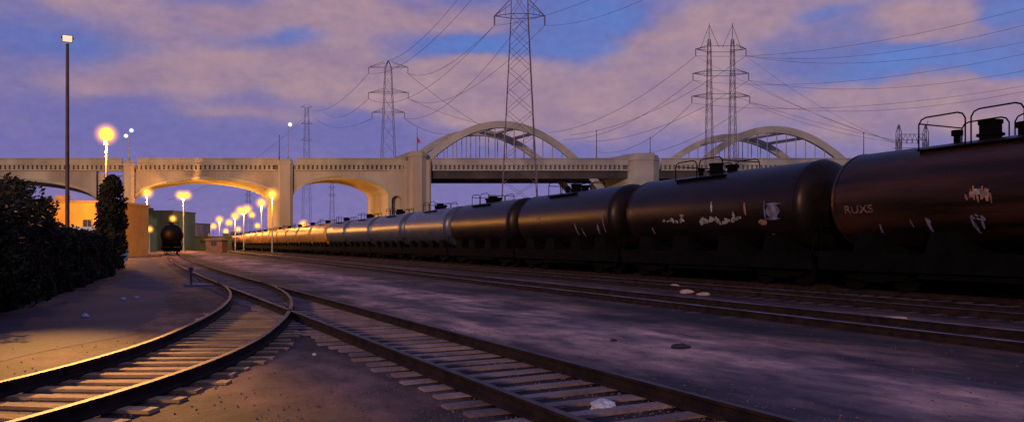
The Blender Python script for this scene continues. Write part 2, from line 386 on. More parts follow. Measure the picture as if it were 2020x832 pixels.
dv=[(-8.4,-1.5),(-7.0,.5),(-6.0,2.2),(-5.2,4),(-4.7,5.7),(-4.42,7.3),(-4.32,9.0)]+[(main_x(y)-.0111*(28-y)**2,y) for y in (10.9,12.9,14.9,16.9,18.9,20.9,22.9,24.9,26.5,28)]
divl=catmull(dv,6)
track(divl,.03,.44,17.4,'curved siding track branching off at a switch, sleepers coloured as lit amber','sleeper_amber_lit',hl=1.12,ymin=2,ystop=17.4)
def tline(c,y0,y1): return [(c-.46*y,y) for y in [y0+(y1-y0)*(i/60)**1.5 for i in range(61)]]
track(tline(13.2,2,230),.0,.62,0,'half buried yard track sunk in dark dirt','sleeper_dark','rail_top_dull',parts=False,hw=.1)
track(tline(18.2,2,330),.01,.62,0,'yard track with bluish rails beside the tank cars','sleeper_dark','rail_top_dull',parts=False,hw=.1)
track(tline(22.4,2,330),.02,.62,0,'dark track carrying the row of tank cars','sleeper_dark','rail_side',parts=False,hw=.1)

x,y=G(377,564)
e=empty('switch_stand',(x,y,0),label='small grey railway switch stand beside the track',category='switch stand')
b=B(); b.beam((0,0,0),(0,0,.6),.04,8); b.box((-.06,-.05,.55),(.06,.05,.70)); b.obj('post','steel',e)
b=B(); b.box((-.15,-.3,-.02),(1.2,.3,.07)); b.obj('base_plate','greyblue',e)
b=B(); b.beam((0,-.06,.5),(.38,-.12,.2),.02,6); b.sphere((.38,-.12,.2),.045,8,6); b.obj('lever','steel',e)

# ---------------------------------------------------------------- gravel
b=B()
def pebble(b,x,y,r):
    n=5; a0=random.random()*6.28; vs=[(x+r*math.cos(a0+i*1.2566)*random.uniform(.7,1.2),y+r*math.sin(a0+i*1.2566)*random.uniform(.7,1.2),-.01) for i in range(n)]
    vs+=[(vx+(x-vx)*.45,vy+(y-vy)*.45,r*random.uniform(.4,.8)) for vx,vy,_ in vs]
    b.add(vs,[(i,(i+1)%n,(i+1)%n+n,i+n) for i in range(n)]+[tuple(range(n,2*n))])
for i in range(7000):
    y=4.5+20*random.random()**1.7
    k=random.random()
    if k<.6: x=main_x(y)+random.gauss(0,1.1)
    elif k<.75: x=-4.9+random.gauss(0,1.0) if y<16 else main_x(y)+random.gauss(0,2)
    else: x=random.uniform(-.7,.75)*y
    pebble(b,x,y,random.uniform(.006,.019))
b.obj('gravel','gravel',kind='stuff',label='scattered ballast gravel between the rails',category='gravel')

def stone(u,v,rx,rz,m,lab,name='stone'):
    x,y=G(u,v); b=B(); s=rx/F*y
    b.sphere((0,0,0),s,9,6,0,.16,(1,.8,rz/rx))
    o=b.obj(name,m,None,(x,y,s*rz/rx*.5)); o.rotation_euler=(0,0,random.random()*3); o['label']=lab; o['category']='stone'; o['group']='loose stones on the ground'
for a in [(1188,806,27,13,'stone'),(1018,794,8,8,'stone'),(712,677,11,6,'stone'),(684,668,9,5,'stone'),(636,640,6,4,'stone'),(168,625,8,5,'stone'),(243,592,7,4,'stone'),(268,588,6,3,'stone'),(1378,815,10,5,'stone'),(620,700,5,3,'stone')]:
    stone(*a,'pale rounded stone lying on the dirt')
for a in [(1355,578,15,5,'pinkstone'),(1388,582,14,4,'pinkstone'),(1330,566,10,4,'pinkstone'),(1286,549,7,3,'pinkstone')]:
    stone(*a,'broken pinkish brick rubble beside a yard track','brick_rubble')
for a in [(1342,686,20,6,'darkstone'),(1210,672,9,3,'darkstone')]:
    stone(*a,'dark lump of rubble on pale dust')
x,y=G(1735,628); b=B(); b.box((-.5,-.11,0),(.5,.11,.04)); o=b.obj('timber_plank','pinkstone',None,(x,y,.002)); o.rotation_euler=(0,0,-.15); o['label']='weathered pinkish timber plank lying between tracks'; o['category']='plank'

# ---------------------------------------------------------------- tank cars
TR=1.50; TZ=2.76; TL=5.43
def tank_mesh():
    b=B()
    HD=.55; NH=10
    prof=[(-TL+HD-HD*math.cos(k/NH*math.pi/2),TR*math.sin(k/NH*math.pi/2)+.001) for k in range(NH+1)]
    prof+=[(-4.5,TR),(-3.0,TR),(-1.0,TR)]
    prof+= [(-p[0],p[1]) for p in reversed(prof)]
    n=64; vs=[]
    for x,r in prof:
        for i in range(n):
            a=2*math.pi*i/n; vs.append((x,r*math.cos(a),TZ+r*math.sin(a)))
    b.add(vs,[(j*n+i,j*n+(i+1)%n,(j+1)*n+(i+1)%n,(j+1)*n+i) for j in range(len(prof)-1) for i in range(n)],0,True)
    for sx in(-1,1):
        xc=sx*(TL-HD-.02); ring=[(xc-.035,TR-.02),(xc-.03,TR+.014),(xc+.03,TR+.014),(xc+.035,TR-.02)]
        vs=[(x,r*math.cos(2*math.pi*i/n),TZ+r*math.sin(2*math.pi*i/n)) for x,r in ring for i in range(n)]
        b.add(vs,[(j*n+i,j*n+(i+1)%n,(j+1)*n+(i+1)%n,(j+1)*n+i) for j in range(3) for i in range(n)],0,False)
    return b
def make_car(tm,label,off=0.0,detail=True,under='blackrough',hh=.52,ds=.8):
    e=empty('tank_car',label=label,category='tank car',group='row of railway tank cars')
    tank_mesh().obj('tank',tm,e)
    b=B(); b.box((-5.58,-.25,.85),(5.58,.25,1.2)); b.box((-5.58,-1.35,1.02),(-5.33,1.35,1.2)); b.box((5.33,-1.35,1.02),(5.58,1.35,1.2))
    for x in(-3.8,-1.4,1.4,3.8): b.prism([(x-.6,1.15),(x+.6,1.15),(x+.4,1.75),(x-.4,1.75)],-1.25,1.25)
    for s in(-1,1):
        y=s*1.36; b.box((-5.58,y-.05,.62),(5.58,y+.05,1.16))
    b.box((-2.4,-1.25,.45),(2.2,1.25,.95))
    b.obj('underframe',under,e)
    for sx in(-1,1):
        b=B(); b.box((sx*5.6-.12,-.13,.75),(sx*5.6+.1,.13,1.05)); b.beam((sx*5.6,0,.88),(sx*5.71,0,.88),.1,8); b.obj('coupler',under,e)
        t=bpy.data.objects.new('bogie',None); COL.objects.link(t); t.parent=e; t.location=(sx*3.8,0,0)
        for s2 in(-1,1):
            b=B(); y0=s2*.98
            b.prism([(-1.25,.62),(-.95,.35),(-.5,.35),(-.3,.28),(.3,.28),(.5,.35),(.95,.35),(1.25,.62),(.9,.78),(.4,.85),(-.4,.85),(-.9,.78)],y0-.07,y0+.07)
            b.obj('side_frame',under,t)
            for s3 in(-1,1):
                b=B(); b.beam((s3*.87,s2*.68,.46),(s3*.87,s2*.81,.46),.46,20); b.beam((s3*.87,s2*.81,.46),(s3*.87,s2*.93,.46),.14,10); b.beam((s3*.87,0,.46),(s3*.87,s2*.68,.46),.08,8); b.obj('wheel',under,t)
    zt=TZ+TR
    b=B(); b.beam((off,0,zt-.1),(off,0,zt+.42*ds),.27,18,smooth=True); b.beam((off,0,zt+.42*ds),(off,0,zt+.52*ds),.30,18,smooth=True); b.beam((off,0,zt+.08),(off,0,zt+.14),.34,18); b.obj('manway_dome',under,e)
    b=B(); b.beam((off+.95,0,zt-.1),(off+.95,0,zt+.22*ds),.09,10); b.beam((off+.95,0,zt+.22*ds),(off+.95,0,zt+.38*ds),.15,10); b.obj('relief_valve',under,e)
    b=B(); b.beam((off-.95,0,zt-.1),(off-.95,0,zt+.2*ds),.20,12); b.beam((off-.95,0,zt+.2*ds),(off-.95,0,zt+.34*ds),.26,12); b.obj('valve_housing',under,e)
    b=B()
    for sy in(-1,1):
        b.box((off-1.5,sy*.75-.2,zt-.22),(off+1.5,sy*.75+.2,zt-.18))
        for x in(-1.4,-.5,.5,1.4): b.beam((off+x,sy*.9,zt-.5),(off+x,sy*.9,zt-.2),.025,6)
    b.obj('walkway',under,e)
    b=B()
    for sy in(-1,1):
        y=sy*.92
        for x0,x1 in((-1.45,-.08),(.08,1.45)):
            pts=[(off+x0,y,zt-.2),(off+x0,y,zt+hh-.18),(off+x0+.08,y,zt+hh-.05),(off+x0+.22,y,zt+hh),(off+x1-.22,y,zt+hh),(off+x1-.08,y,zt+hh-.05),(off+x1,y,zt+hh-.18),(off+x1,y,zt-.2)]
            b.path(pts,.022,6)
    for x in(-1.45,1.45):
        b.path([(off+x,-.92,zt+hh-.15),(off+x,.92,zt+hh-.15)],.020,6)
    b.obj('handrail',under,e)
    if detail:
        for sy in(-1,):
            b=B(); pts=[]
            for k in range(9):
                a=math.radians(62-k*10.5)
                pts.append((0,sy*(TR+.12)*math.cos(a),TZ+(TR+.12)*math.sin(a)))
            pts.append((0,sy*(TR+.10),1.1))
            for dx in(-.2,.2): b.path([(off+dx+p[0],p[1],p[2]) for p in pts],.02,6)
            z=1.3
            while z<3.9:
                yy=math.sqrt(max((TR+.12)**2-(z-TZ)**2,0)) if z>TZ else TR+.11
                b.beam((off-.2,sy*yy,z),(off+.2,sy*yy,z),.015,5); z+=.32
            b.obj('ladder',under,e)
        for sx in(-1,1):
            b=B()
            b.path([(sx*5.54,-1.3,1.2),(sx*5.54,-1.3,2.0),(sx*5.54,1.3,2.0),(sx*5.54,1.3,1.2)],.022,6)
            b.obj('end_handrail',under,e)
    return e
PITCH_Y=10.4; Y0=24.9; SL=-.46; dirv=Vector((SL,1)).normalized(); ANG=math.atan2(dirv.y,dirv.x)
def tx(Y): return 22.4-.46*Y
def place(e,Y): e.location=(tx(Y),Y,.14); e.rotation_euler=(0,0,ANG)
near=make_car('sheenblack','glossy black railway tank car with painted-in brown sheen, orange glint and faded graffiti',off=.95,hh=.70,ds=.95); place(near,Y0-PITCH_Y/2)
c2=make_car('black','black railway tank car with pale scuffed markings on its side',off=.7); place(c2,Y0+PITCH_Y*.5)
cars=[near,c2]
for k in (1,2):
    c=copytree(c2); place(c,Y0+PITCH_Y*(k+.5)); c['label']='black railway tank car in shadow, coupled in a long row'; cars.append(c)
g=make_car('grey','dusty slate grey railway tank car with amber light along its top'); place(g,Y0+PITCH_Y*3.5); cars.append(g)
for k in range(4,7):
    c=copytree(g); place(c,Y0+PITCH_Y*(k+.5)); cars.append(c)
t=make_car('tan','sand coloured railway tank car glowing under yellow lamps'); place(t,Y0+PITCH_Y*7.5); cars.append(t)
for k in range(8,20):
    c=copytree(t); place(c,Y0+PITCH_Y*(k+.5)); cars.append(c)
lone=copytree(c2); Y=114; lone.location=(main_x(Y),Y,.18); s=(main_x(Y+1)-main_x(Y-1))/2
lone.rotation_euler=(0,0,math.atan2(1,s)); lone['label']='dark tank car seen end-on standing on the main track'; lone['group']='tank car standing alone'

def hit(u,v,car):
    mw=Matrix.Translation(car.location)@Matrix.Rotation(ANG,4,'Z'); inv=mw.inverted()
    o=inv@Vector((0,0,H)); d=(inv.to_3x3()@Vector(((u-CU)/F,1,-(v-HV)/F))).normalized()
    oy,oz=o.y,o.z-TZ; a=d.y**2+d.z**2; bb=2*(oy*d.y+oz*d.z); c=oy*oy+oz*oz-TR*TR
    D=bb*bb-4*a*c
    if D<0: return None
    t=(-bb-math.sqrt(D))/(2*a); p=o+d*t
    return p.x,math.atan2(p.z-TZ,p.y)
def patch(b,x0,x1,a0,a1,r=TR+.012,k=4,skew=0,mi=0):
    vs=[];fs=[]
    for j in range(k+1):
        a=a0+(a1-a0)*j/k; w=1-abs(2*j/k-1)*.55; xm=(x0+x1)/2; hw=(x1-x0)/2*w
        for x in(xm-hw,xm+hw): vs.append((x+skew*j/k+random.uniform(-.15,.15)*hw,r*math.cos(a),TZ+r*math.sin(a)))
    for j in range(k): fs.append((2*j,2*j+1,2*j+3,2*j+2))
    b.add(vs,fs,mi,True)
def marks(car,lst,m):
    for (u,v,w,h,sk) in lst:
        q=hit(u,v,car)
        if not q or abs(q[0])>4.85: continue
        b=B(); dist=car.location.y
        W_=w/F*dist*1.2; A=h/F*dist/TR
        x,a=q
        patch(b,x-W_/2,x+W_/2,a-A/2,a+A/2,skew=sk*W_)
        b.obj('painted_mark_and_glint',m,car)
def ragged(u0,u1,v,h,n,wf=1):
    o=[]
    for i in range(n):
        t=(i+.5)/n; o.append((u0+(u1-u0)*t,v+random.uniform(-h*.35,h*.35),(u1-u0)/n*random.uniform(.5,1.3)*wf,h*random.uniform(.3,1),random.uniform(-1,1)))
    return o
marks(c2,ragged(1306,1352,437,12,7,1.7)+ragged(1380,1454,434,15,12,1.8)+[(1404,408,5,20,.3),(1447,425,6,14,0)],'mark_white')
marks(c2,[(1508,417,3,38,0),(1524,402,30,4,0),(1524,431,30,4,0),(1524,416,26,26,0)],'mark_blue')
marks(c2,[(1505,438,18,10,0),(1533,467,9,16,.3),(1290,455,4,16,.2),(1470,412,5,22,.3),(1345,425,14,5,0)],'mark_rust')
marks(near,ragged(1906,1958,384,20,12,1.2)+[(1922,380,5,28,.4),(1936,380,6,26,-.3),(1948,384,5,22,.2)],'mark_rust')  # orange reflection on the shell painted as streak patches
marks(near,ragged(1912,1950,380,12,5,1.1),'mark_white')  # bright middle of the reflection, painted in white patches
marks(near,ragged(1912,1945,428,14,5)+[(1928,445,7,38,.8),(1938,440,5,26,-.5)],'mark_blue')
marks(near,[(1738,455,5,38,-1),(1748,468,3,22,-1),(1836,445,6,38,.6),(1832,436,8,14,0),(1800,440,4,20,.5)],'mark_blue')
c3=cars[2]; marks(c3,[(1138,452,5,24,.4),(1152,458,4,18,.4),(1180,452,6,20,-.4),(1062,430,10,8,0),(1190,440,3,34,0)],'mark_blue')
tcu=bpy.data.curves.new('lettering','FONT'); tcu.body='RUXS'; tcu.size=.34; tcu.align_x='CENTER'; tcu.offset=.006
to=bpy.data.objects.new('lettering_source',tcu); COL.objects.link(to)
bpy.context.view_layer.update()
me=bpy.data.meshes.new_from_object(to); 
xc,ac=hit(1690,420,near); xc=min(xc,TL-1.45)
for v in me.vertices:
    r=TR+.012; a=ac+v.co.y/r; v.co=Vector((xc-v.co.x*1.25,r*math.cos(a),TZ+r*math.sin(a)))
bpy.data.objects.remove(to)
me.materials.clear(); me.materials.append(M['mark_letter'])
lo=bpy.data.objects.new('lettering',me); COL.objects.link(lo); lo.parent=near

# ---------------------------------------------------------------- bridge
YB=168.0; K=YB/F; SK=-.5; WB=14.0
def bx(u): return (u-CU)*K
def bz(v): return H+(HV-v)*K
br=empty('viaduct_bridge',(0,0,0),label='cream concrete viaduct with arched spans and two tied arches',category='bridge')
def span(u0,u1,vs_,vc,vtop=326,name='arched_span',n=26):
    ring=[]
    for i in range(n+1):
        t=i/n;u=u0+(u1-u0)*t;c=max(0,1-(2*t-1)**2)**.62; ring.append((bx(u),bz(vs_+(vc-vs_)*c)))
    poly=ring+[(bx(u1),bz(vtop)),(bx(u0),bz(vtop))]
    b=B(); b.prism(poly,YB,YB+WB,0,SK)
    for i in range(n):
        (x0,z0),(x1,z1)=ring[i],ring[i+1]
        b.prism([(x0,z0-.02),(x1,z1-.02),(x1,z1+.55),(x0,z0+.55)],YB-.12,YB+.05,1,SK)
    b.obj(name,['concrete','concrete_trim'],br)
span(-160,190,392,356); span(268,548,388,353); span(580,766,384,351)
for u0,u1 in((850,1240),(1300,1860)):
    b=B(); b.box((bx(u0),YB+.3,bz(352)),(bx(u1),YB+1.2,bz(334)),0,SK); b.box((bx(u0)+SK*12.8,YB+WB-1.2,bz(352)),(bx(u1)+SK*12.8,YB+WB-.3,bz(334)),0,SK)
    b.box((bx(u0),YB+.31,bz(340)),(bx(u1),YB+WB-.31,bz(334.5)),0,SK)
    uu=u0+20
    while uu<u1-10:
        b.box((bx(uu)+SK*1.2,YB+1.2,bz(350)),(bx(uu)+SK*1.2+.5,YB+WB-1.2,bz(340.2)),0,SK); uu+=26
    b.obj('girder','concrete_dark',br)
    b=B(); b.box((bx(u0),YB,bz(334)),(bx(u1),YB+WB,bz(318)),0,SK); b.obj('deck','rib',br)
for (u0,u1,m) in((-160,240,'concrete_trim'),(270,549,'concrete_trim'),(581,800,'concrete_trim'),(851,1238,'rib'),(1302,1860,'rib')):
    for y0,y1 in((YB-.45,YB+.05),(YB+WB-.05,YB+WB+.45)):
        b=B(); dx=SK*(y0-YB)
        b.box((bx(u0)+dx,y0,bz(326)),(bx(u1)+dx,y1,bz(323)),0)
        b.box((bx(u0)+dx,y0+.12,bz(323)),(bx(u1)+dx,y1-.02,bz(314)),0)
        b.box((bx(u0)+dx,y0-.08,bz(314)),(bx(u1)+dx,y1+.03,bz(312)),0)
        b.box((bx(u0)+dx,y0+.1,bz(337)),(bx(u1)+dx,y1,bz(334.5)),0)
        b.obj('parapet',m,br)
    b=B(); u=u0+3
    while u<u1-6:
        b.box((bx(u),YB-.33,bz(334.5)),(bx(u+5),YB-.0,bz(326.1)),0); u+=9
    b.obj('dentil_course',m,br)
    b=B(); b.box((bx(u0),YB-.02,bz(334.4)),(bx(u1),YB-.004,bz(326.2))); b.obj('painted_frieze_shade','concrete_mid',br)  # shade between the dentils painted as a darker strip
def pier(u0,u1,vtop,cap=True,m='concrete',bev=.5,yo=.9,extra=None):
    b=B(); x0,x1=bx(u0),bx(u1); zt=bz(vtop)
    d=SK*WB
    def col(x0,x1,z0,z1,bev,yo):
        pts=[(x0+bev,YB-yo),(x1-bev,YB-yo),(x1,YB-yo+bev),(x1+d,YB+WB),(x1+d-bev,YB+WB+yo),(x0+d+bev,YB+WB+yo),(x0+d,YB+WB),(x0,YB-yo+bev)]
        n=8; vs=[(x,y,z0) for x,y in pts]+[(x,y,z1) for x,y in pts]
        b.add(vs,[tuple(range(n))[::-1],tuple(range(n,2*n))]+[(i,(i+1)%n,(i+1)%n+n,i+n) for i in range(n)])
    col(x0,x1,-.5,zt,bev,yo)
    if cap:
        col(x0-.15,x1+.15,zt-.8,zt-.3,bev,yo+.15)
        col(x0+.3,x1-.3,zt,zt+.35,bev*.6,yo-.25)
    col(x0-.4,x1+.4,-.5,1.2,bev,yo+.4)
    if extra:
        for e0,e1,ev,ey in extra: col(bx(e0),bx(e1),-.5,bz(ev),.3,ey)
    b.obj('pier',m,br)
pier(244,267,320); pier(550,579,317)
pier(195,208,342,False)
pier(808,842,303,True,'concrete',.9,1.9,[(799,812,318,1.0),(838,851,316,1.0),(814,836,299,1.5)])
pier(1240,1300,310,True,'rib',1.5,1.6,[(1250,1290,303,1.2)])
pier(1860,1920,310,True,'rib',1.5,1.6)
b=B(); nx0,nx1=bx(773),bx(793)
zs=bz(395); zt=bz(386)
x0,x1=bx(766),bx(799)
b.box((x0,YB-.2,-.5),(nx0,YB+WB,bz(334)),0,SK); b.box((nx1,YB-.2,-.5),(x1,YB+WB,bz(334)),0,SK)
b.prism([(nx0,zs)]+[( (nx0+nx1)/2-(nx1-nx0)/2*math.cos(math.pi*i/12), zs+(zt-zs)*math.sin(math.pi*i/12)) for i in range(1,12)]+[(nx1,zs),(nx1,bz(334)),(nx0,bz(334))],YB-.2,YB+WB,0,SK)
b.box((nx0,YB+1.2,-.5),(nx1,YB+1.5,zt+.1),0,SK)
b.obj('abutment','concrete',br)
def rib(uc,yoff,u_lo,u_hi,vcrown,a):
    b=B(); n=48; pts=[]
    dx=SK*yoff
    for i in range(n+1):
        u=u_lo+(u_hi-u_lo)*i/n; d=abs(u-uc); pts.append((u,vcrown+a*d*d))
    th=1.5
    P3=[Vector((bx(u)+dx,YB+yoff,bz(v))) for u,v in pts]
    vs=[]
    for i,p in enumerate(P3):
        t=(P3[min(i+1,n)]-P3[max(i-1,0)]).normalized(); nn=Vector((-t.z,0,t.x))
        if nn.z<0: nn=-nn
        for (o,y) in((0,0),(0,1.1),(-th,1.1),(-th,0)): vs.append(p+nn*o+Vector((0,y,0)))
    fs=[]
    for i in range(n):
        for j in range(4): fs.append((i*4+j,i*4+(j+1)%4,(i+1)*4+(j+1)%4,(i+1)*4+j))
    fs+=[(0,1,2,3),(n*4+3,n*4+2,n*4+1,n*4)]
    b.add(vs,fs); b.obj('arch_rib','rib',br)
    u=u_lo+26
    while u<u_hi-20:
        d=abs(u-uc); v=vcrown+a*d*d
        if v<303:
            b=B(); b.beam((bx(u)+dx,YB+yoff+.55,bz(318)),(bx(u)+dx,YB+yoff+.55,bz(v+8)),.10,6); b.obj('hanger','rib',br)
        u+=19
A=70/150**2
for uc,vc,lo_,hi_ in((990,238,838,1262),(1530,248,1378,1870)):
    rib(uc,.4,lo_,hi_,vc,A); rib(uc,WB-1.5,lo_,hi_,vc,A)
    for du in(-70,-35,0,35,70):
        v=vc+A*du*du+4; b=B(); x=bx(uc+du)
        b.box((x-.35,YB+1.5,bz(v)-.5),(x+.35,YB+WB-1.5,bz(v)+.1),0,SK); b.obj('cross_brace','rib',br)
    for du in(175,205):
        v=vc+A*du*du+4; b=B(); x=bx(uc+du)
        b.box((x-.45,YB+1.5,bz(v)-.6),(x+.45,YB+WB-1.5,bz(v)+.2),0,SK); b.obj('cross_brace','concrete_dark',br)

def bridge_lamp(u,vt,heads,lab):
    e=empty('street_lamp',(bx(u),YB+.3,bz(316)),label=lab,category='street lamp',group='street lamps on the viaduct')
    h=bz(vt)-bz(316); b=B(); b.beam((0,0,-.5),(0,0,h),.13,8,r2=.09); b.beam((0,0,-.2),(0,0,.8),.22,8)
    for dx,dz in heads: b.path([(0,0,h-.3),(dx*.5,0,h+dz*.6),(dx,0,h+dz)],.06,6)
    b.obj('pole','palepole',e)
    for dx,dz in heads:
        b=B(); b.sphere((dx,0,h+dz+.25),.42,14,10); b.obj('lamp_globe','lampwhite',e)
bridge_lamp(253,270,[(-.65,.0),(.55,1.2)],'white twin-globe street lamp standing on the viaduct')
bridge_lamp(567,252,[(.5,.5)],'single white globe lamp standing on the viaduct pier')
for u,v in((550,268),(1177,258),(1283,272),(1705,262)):
    b=B(); b.beam((0,0,-.4),(0,0,bz(v)-bz(316)),.12,8,r2=.07); b.beam((0,0,-.2),(0,0,.6),.2,8); b.beam((0,0,bz(v)-bz(316)-.05),(0,0,bz(v)-bz(316)+.15),.14,8)
    o=b.obj('utility_pole','steel',None,(bx(u),YB+.3,bz(316))); o['label']='slender dark pole standing on the viaduct parapet'; o['category']='pole'; o['group']='poles on the viaduct'
e=empty('flag_pole',(bx(823),YB,bz(300)),label='dark pole with a small red flag on a pier',category='flag pole')
b=B(); b.beam((0,0,-.4),(0,0,5.2),.1,8,r2=.06); b.sphere((0,0,5.25),.12,8,6); b.obj('pole','steel',e)
b=B(); vs=[];
for i in range(5):
    for z in(0,1): vs.append((.05+i*.16,.08*math.sin(i*1.6),2.0+z*(1.3-.2*i)))
b.add(vs,[(2*i,2*i+2,2*i+3,2*i+1) for i in range(4)]); b.obj('flag','red',e)

# ---------------------------------------------------------------- pylons
def lattice(b,x,y,levels,leg,br_):
    for i in range(len(levels)-1):
        z0,w0,d0=levels[i]; z1,w1,d1=levels[i+1]
        c0=[(x-w0,y-d0,z0),(x+w0,y-d0,z0),(x+w0,y+d0,z0),(x-w0,y+d0,z0)]
        c1=[(x-w1,y-d1,z1),(x+w1,y-d1,z1),(x+w1,y+d1,z1),(x-w1,y+d1,z1)]
        for k in range(4):
            k2=(k+1)%4
            b.beam(c0[k],c1[k],leg); b.beam(c0[k],c1[k2],br_); b.beam(c0[k2],c1[k],br_)
def levels(z0,z1,w0,w1,n):
    o=[]
    for i in range(n+1):
        t=1-(1-i/n)**1.15; o.append((z0+(z1-z0)*t,w0+(w1-w0)*t,w0+(w1-w0)*t))
    return o
def arm(e,x,y,z,half,bw,r,hh=1.0,m='steel'):
    b=B()
    for s in(-1,1):
        tip=(x+s*half,y,z)
        for yy in(-bw,bw):
            b.beam((x+s*bw,y+yy,z),tip,r); b.beam((x+s*bw,y+yy,z+hh),tip,r)
        for k in(.35,.68):
            xx=x+s*(bw+(half-bw)*k); b.beam((xx,y,z),(xx,y,z+hh*(1-k)),r*.7)
    for yy in(-bw,bw): b.beam((x-bw,y+yy,z),(x+bw,y+yy,z),r)
    b.obj('crossarm',m,e)
def insul(e,pts,L_=1.4,r=.12):
    for p in pts:
        b=B()
        for k in range(5): b.beam((p[0],p[1],p[2]-L_*k/5),(p[0],p[1],p[2]-L_*(k+.6)/5),r,6)
        b.beam(p,(p[0],p[1],p[2]-L_),r*.4,4)
        b.obj('insulator','steel',e)
def pylon(lab): return empty('electricity_pylon',label=lab,category='electricity pylon',group='electricity pylons')
Y1=112.0; k1=Y1/F; x1=(1025-CU)*k1
e=pylon('tall steel lattice pylon rising above the viaduct'); b=B(); z1=lambda v:H+(HV-v)*k1
lv=levels(0,z1(30),3.0,1.25,11)+[(z1(-20),1.2,1.2),(z1(-70),1.1,1.1),(z1(-120),.9,.9)]
lattice(b,x1,Y1,lv,.08,.035); b.obj('lattice_tower','steel',e)
arm(e,x1,Y1,z1(32),3.7,1.2,.06,2.2); arm(e,x1,Y1,z1(-40),4.6,1.2,.06,2.0); arm(e,x1,Y1,z1(-100),3.6,1.1,.06,1.6)
insul(e,[(x1-3.7,Y1,z1(32)),(x1+3.7,Y1,z1(32))])
Y2=225.0; k2=Y2/F; z2=lambda v:H+(HV-v)*k2; x2=(766-CU)*k2
e=pylon('three-armed steel pylon standing beyond the viaduct'); b=B()
lattice(b,x2,Y2,levels(0,z2(150),3.0,1.0,12)+[(z2(134),.9,.9),(z2(120),.1,.1)],.08,.04); b.obj('lattice_tower','steel',e)
arm(e,x2,Y2,z2(133),5.8,1.1,.06,1.5); arm(e,x2,Y2,z2(183),5.9,1.2,.06,1.0); arm(e,x2,Y2,z2(222),4.8,1.4,.06,1.0)
insul(e,[(x2+s*w,Y2,z2(v)) for s in(-1,1) for v,w in((133,5.8),(183,5.9),(222,4.8))],1.8,.12)
Y3=142.0; k3=Y3/F; z3=lambda v:H+(HV-v)*k3; x3=(1422-CU)*k3
e=pylon('twin-mast steel pylon with horned top carrying cables'); b=B()
for s in(-1,1):
    cx=x3+s*23*k3
    lattice(b,cx,Y3,levels(0,z3(96),.95,.3,16)+[(z3(78),.2,.2)],.055,.025)
    b.beam((cx,Y3,z3(80)),(cx,Y3,z3(46)),.06)
    b.beam((cx,Y3,z3(50)),(x3+s*.3,Y3,z3(94)),.045); b.beam((cx,Y3,z3(50)),(cx+s*1.6,Y3,z3(96)),.045)
b.obj('lattice_tower','steel',e)
for v,w in((97,4.7),(145,5.2),(190,5.4)): arm(e,x3,Y3,z3(v),w,2.2,.055,.35)
insul(e,[(x3+s*w,Y3,z3(v)) for s in(-1,1) for v,w in((97,4.7),(145,5.2),(190,5.4))],1.3,.1)
for u,vt,Y,w in((605,212,420,9),(655,355,520,6),(490,372,560,6)):
    k=Y/F; e=pylon('distant slender lattice pylon in the dusk haze'); b=B(); xx=(u-CU)*k; z=lambda v:H+(HV-v)*k
    lattice(b,xx,Y,levels(0,z(vt),w*k,w*.35*k,9),.08,.04); b.obj('lattice_tower','greyblue',e)
    for f in(.0,.12,.24): arm(e,xx,Y,z(vt+f*(HV-vt)),w*1.3*k,w*.3*k,.07,1.5,'greyblue')
Y5=130.0; k5=Y5/F; z5=lambda v:H+(HV-v)*k5
e=empty('substation_gantry',label='steel substation gantry with zigzag truss behind the tank cars',category='gantry'); b=B()
xa,xb=(1773-CU)*k5,(1826-CU)*k5
for xx in(xa,xb): lattice(b,xx,Y5,[(0,.5,.5),(6,.45,.45),(12,.38,.38),(z5(262),.32,.32),(z5(246),.05,.05)],.06,.03)
b.beam((xa,Y5,z5(265)),(xb,Y5,z5(265)),.06); b.beam((xa,Y5,z5(276)),(xb,Y5,z5(276)),.06)
n=6
for i in range(n):
    xl=xa+(xb-xa)*i/n; xr=xa+(xb-xa)*(i+1)/n; xm=(xl+xr)/2
    b.beam((xl,Y5,z5(276)),(xm,Y5,z5(265)),.04); b.beam((xm,Y5,z5(265)),(xr,Y5,z5(276)),.04)
b.beam((xa-1,Y5,z5(292)),(xb+1,Y5,z5(292)),.05); b.beam((xb,Y5,z5(262)),(xb+.4,Y5,z5(238)),.04)
b.obj('gantry_frame','steel',e)
for i in range(5):
    b=B(); xm=xa+(xb-xa)*(i+.5)/5
    b.beam((xm,Y5,z5(276)),(xm,Y5,z5(283)),.1,6); b.obj('insulator','steel',e)

# ---------------------------------------------------------------- power lines
def wire(p,q,sag,r=.03):
    p=Vector(p);q=Vector(q);n=22;pts=[]
    for i in range(n+1):
        t=i/n; a=p.lerp(q,t); a.z-=4*sag*t*(1-t); pts.append(a)
    b=B()
    for i in range(n):
        ra=r*max(.3,min(1.8,pts[i].y/130)); rb=r*max(.3,min(1.8,pts[i+1].y/130))
        b.beam(pts[i],pts[i+1],ra,4,r2=rb)
    o=b.obj('power_line','wire'); o['label']='thin dark overhead power cable strung between pylons'; o['category']='power line'; o['group']='overhead power lines'
T1L=(x1-3.7,Y1,z1(32)-1.4); T1R=(x1+3.7,Y1,z1(32)-1.4)
T2={(s,v):(x2+s*w,Y2,z2(v)-1.8) for s in(-1,1) for v,w in((133,5.8),(183,5.9),(222,4.8))}
T3={(s,v):(x3+s*w,Y3,z3(v)-1.3) for s in(-1,1) for v,w in((97,4.7),(145,5.2),(190,5.4))}
wire(T1L,T2[(-1,183)],5); wire(T1L,T2[(1,133)],3); wire((x1-4.6,Y1,z1(-40)),T2[(-1,133)],4); wire((x1-3.6,Y1,z1(-100)),(x2,Y2,z2(120)),3)
wire(T1R,T2[(1,183)],5); wire((x1+4.6,Y1,z1(-40)),T2[(1,222)],6)
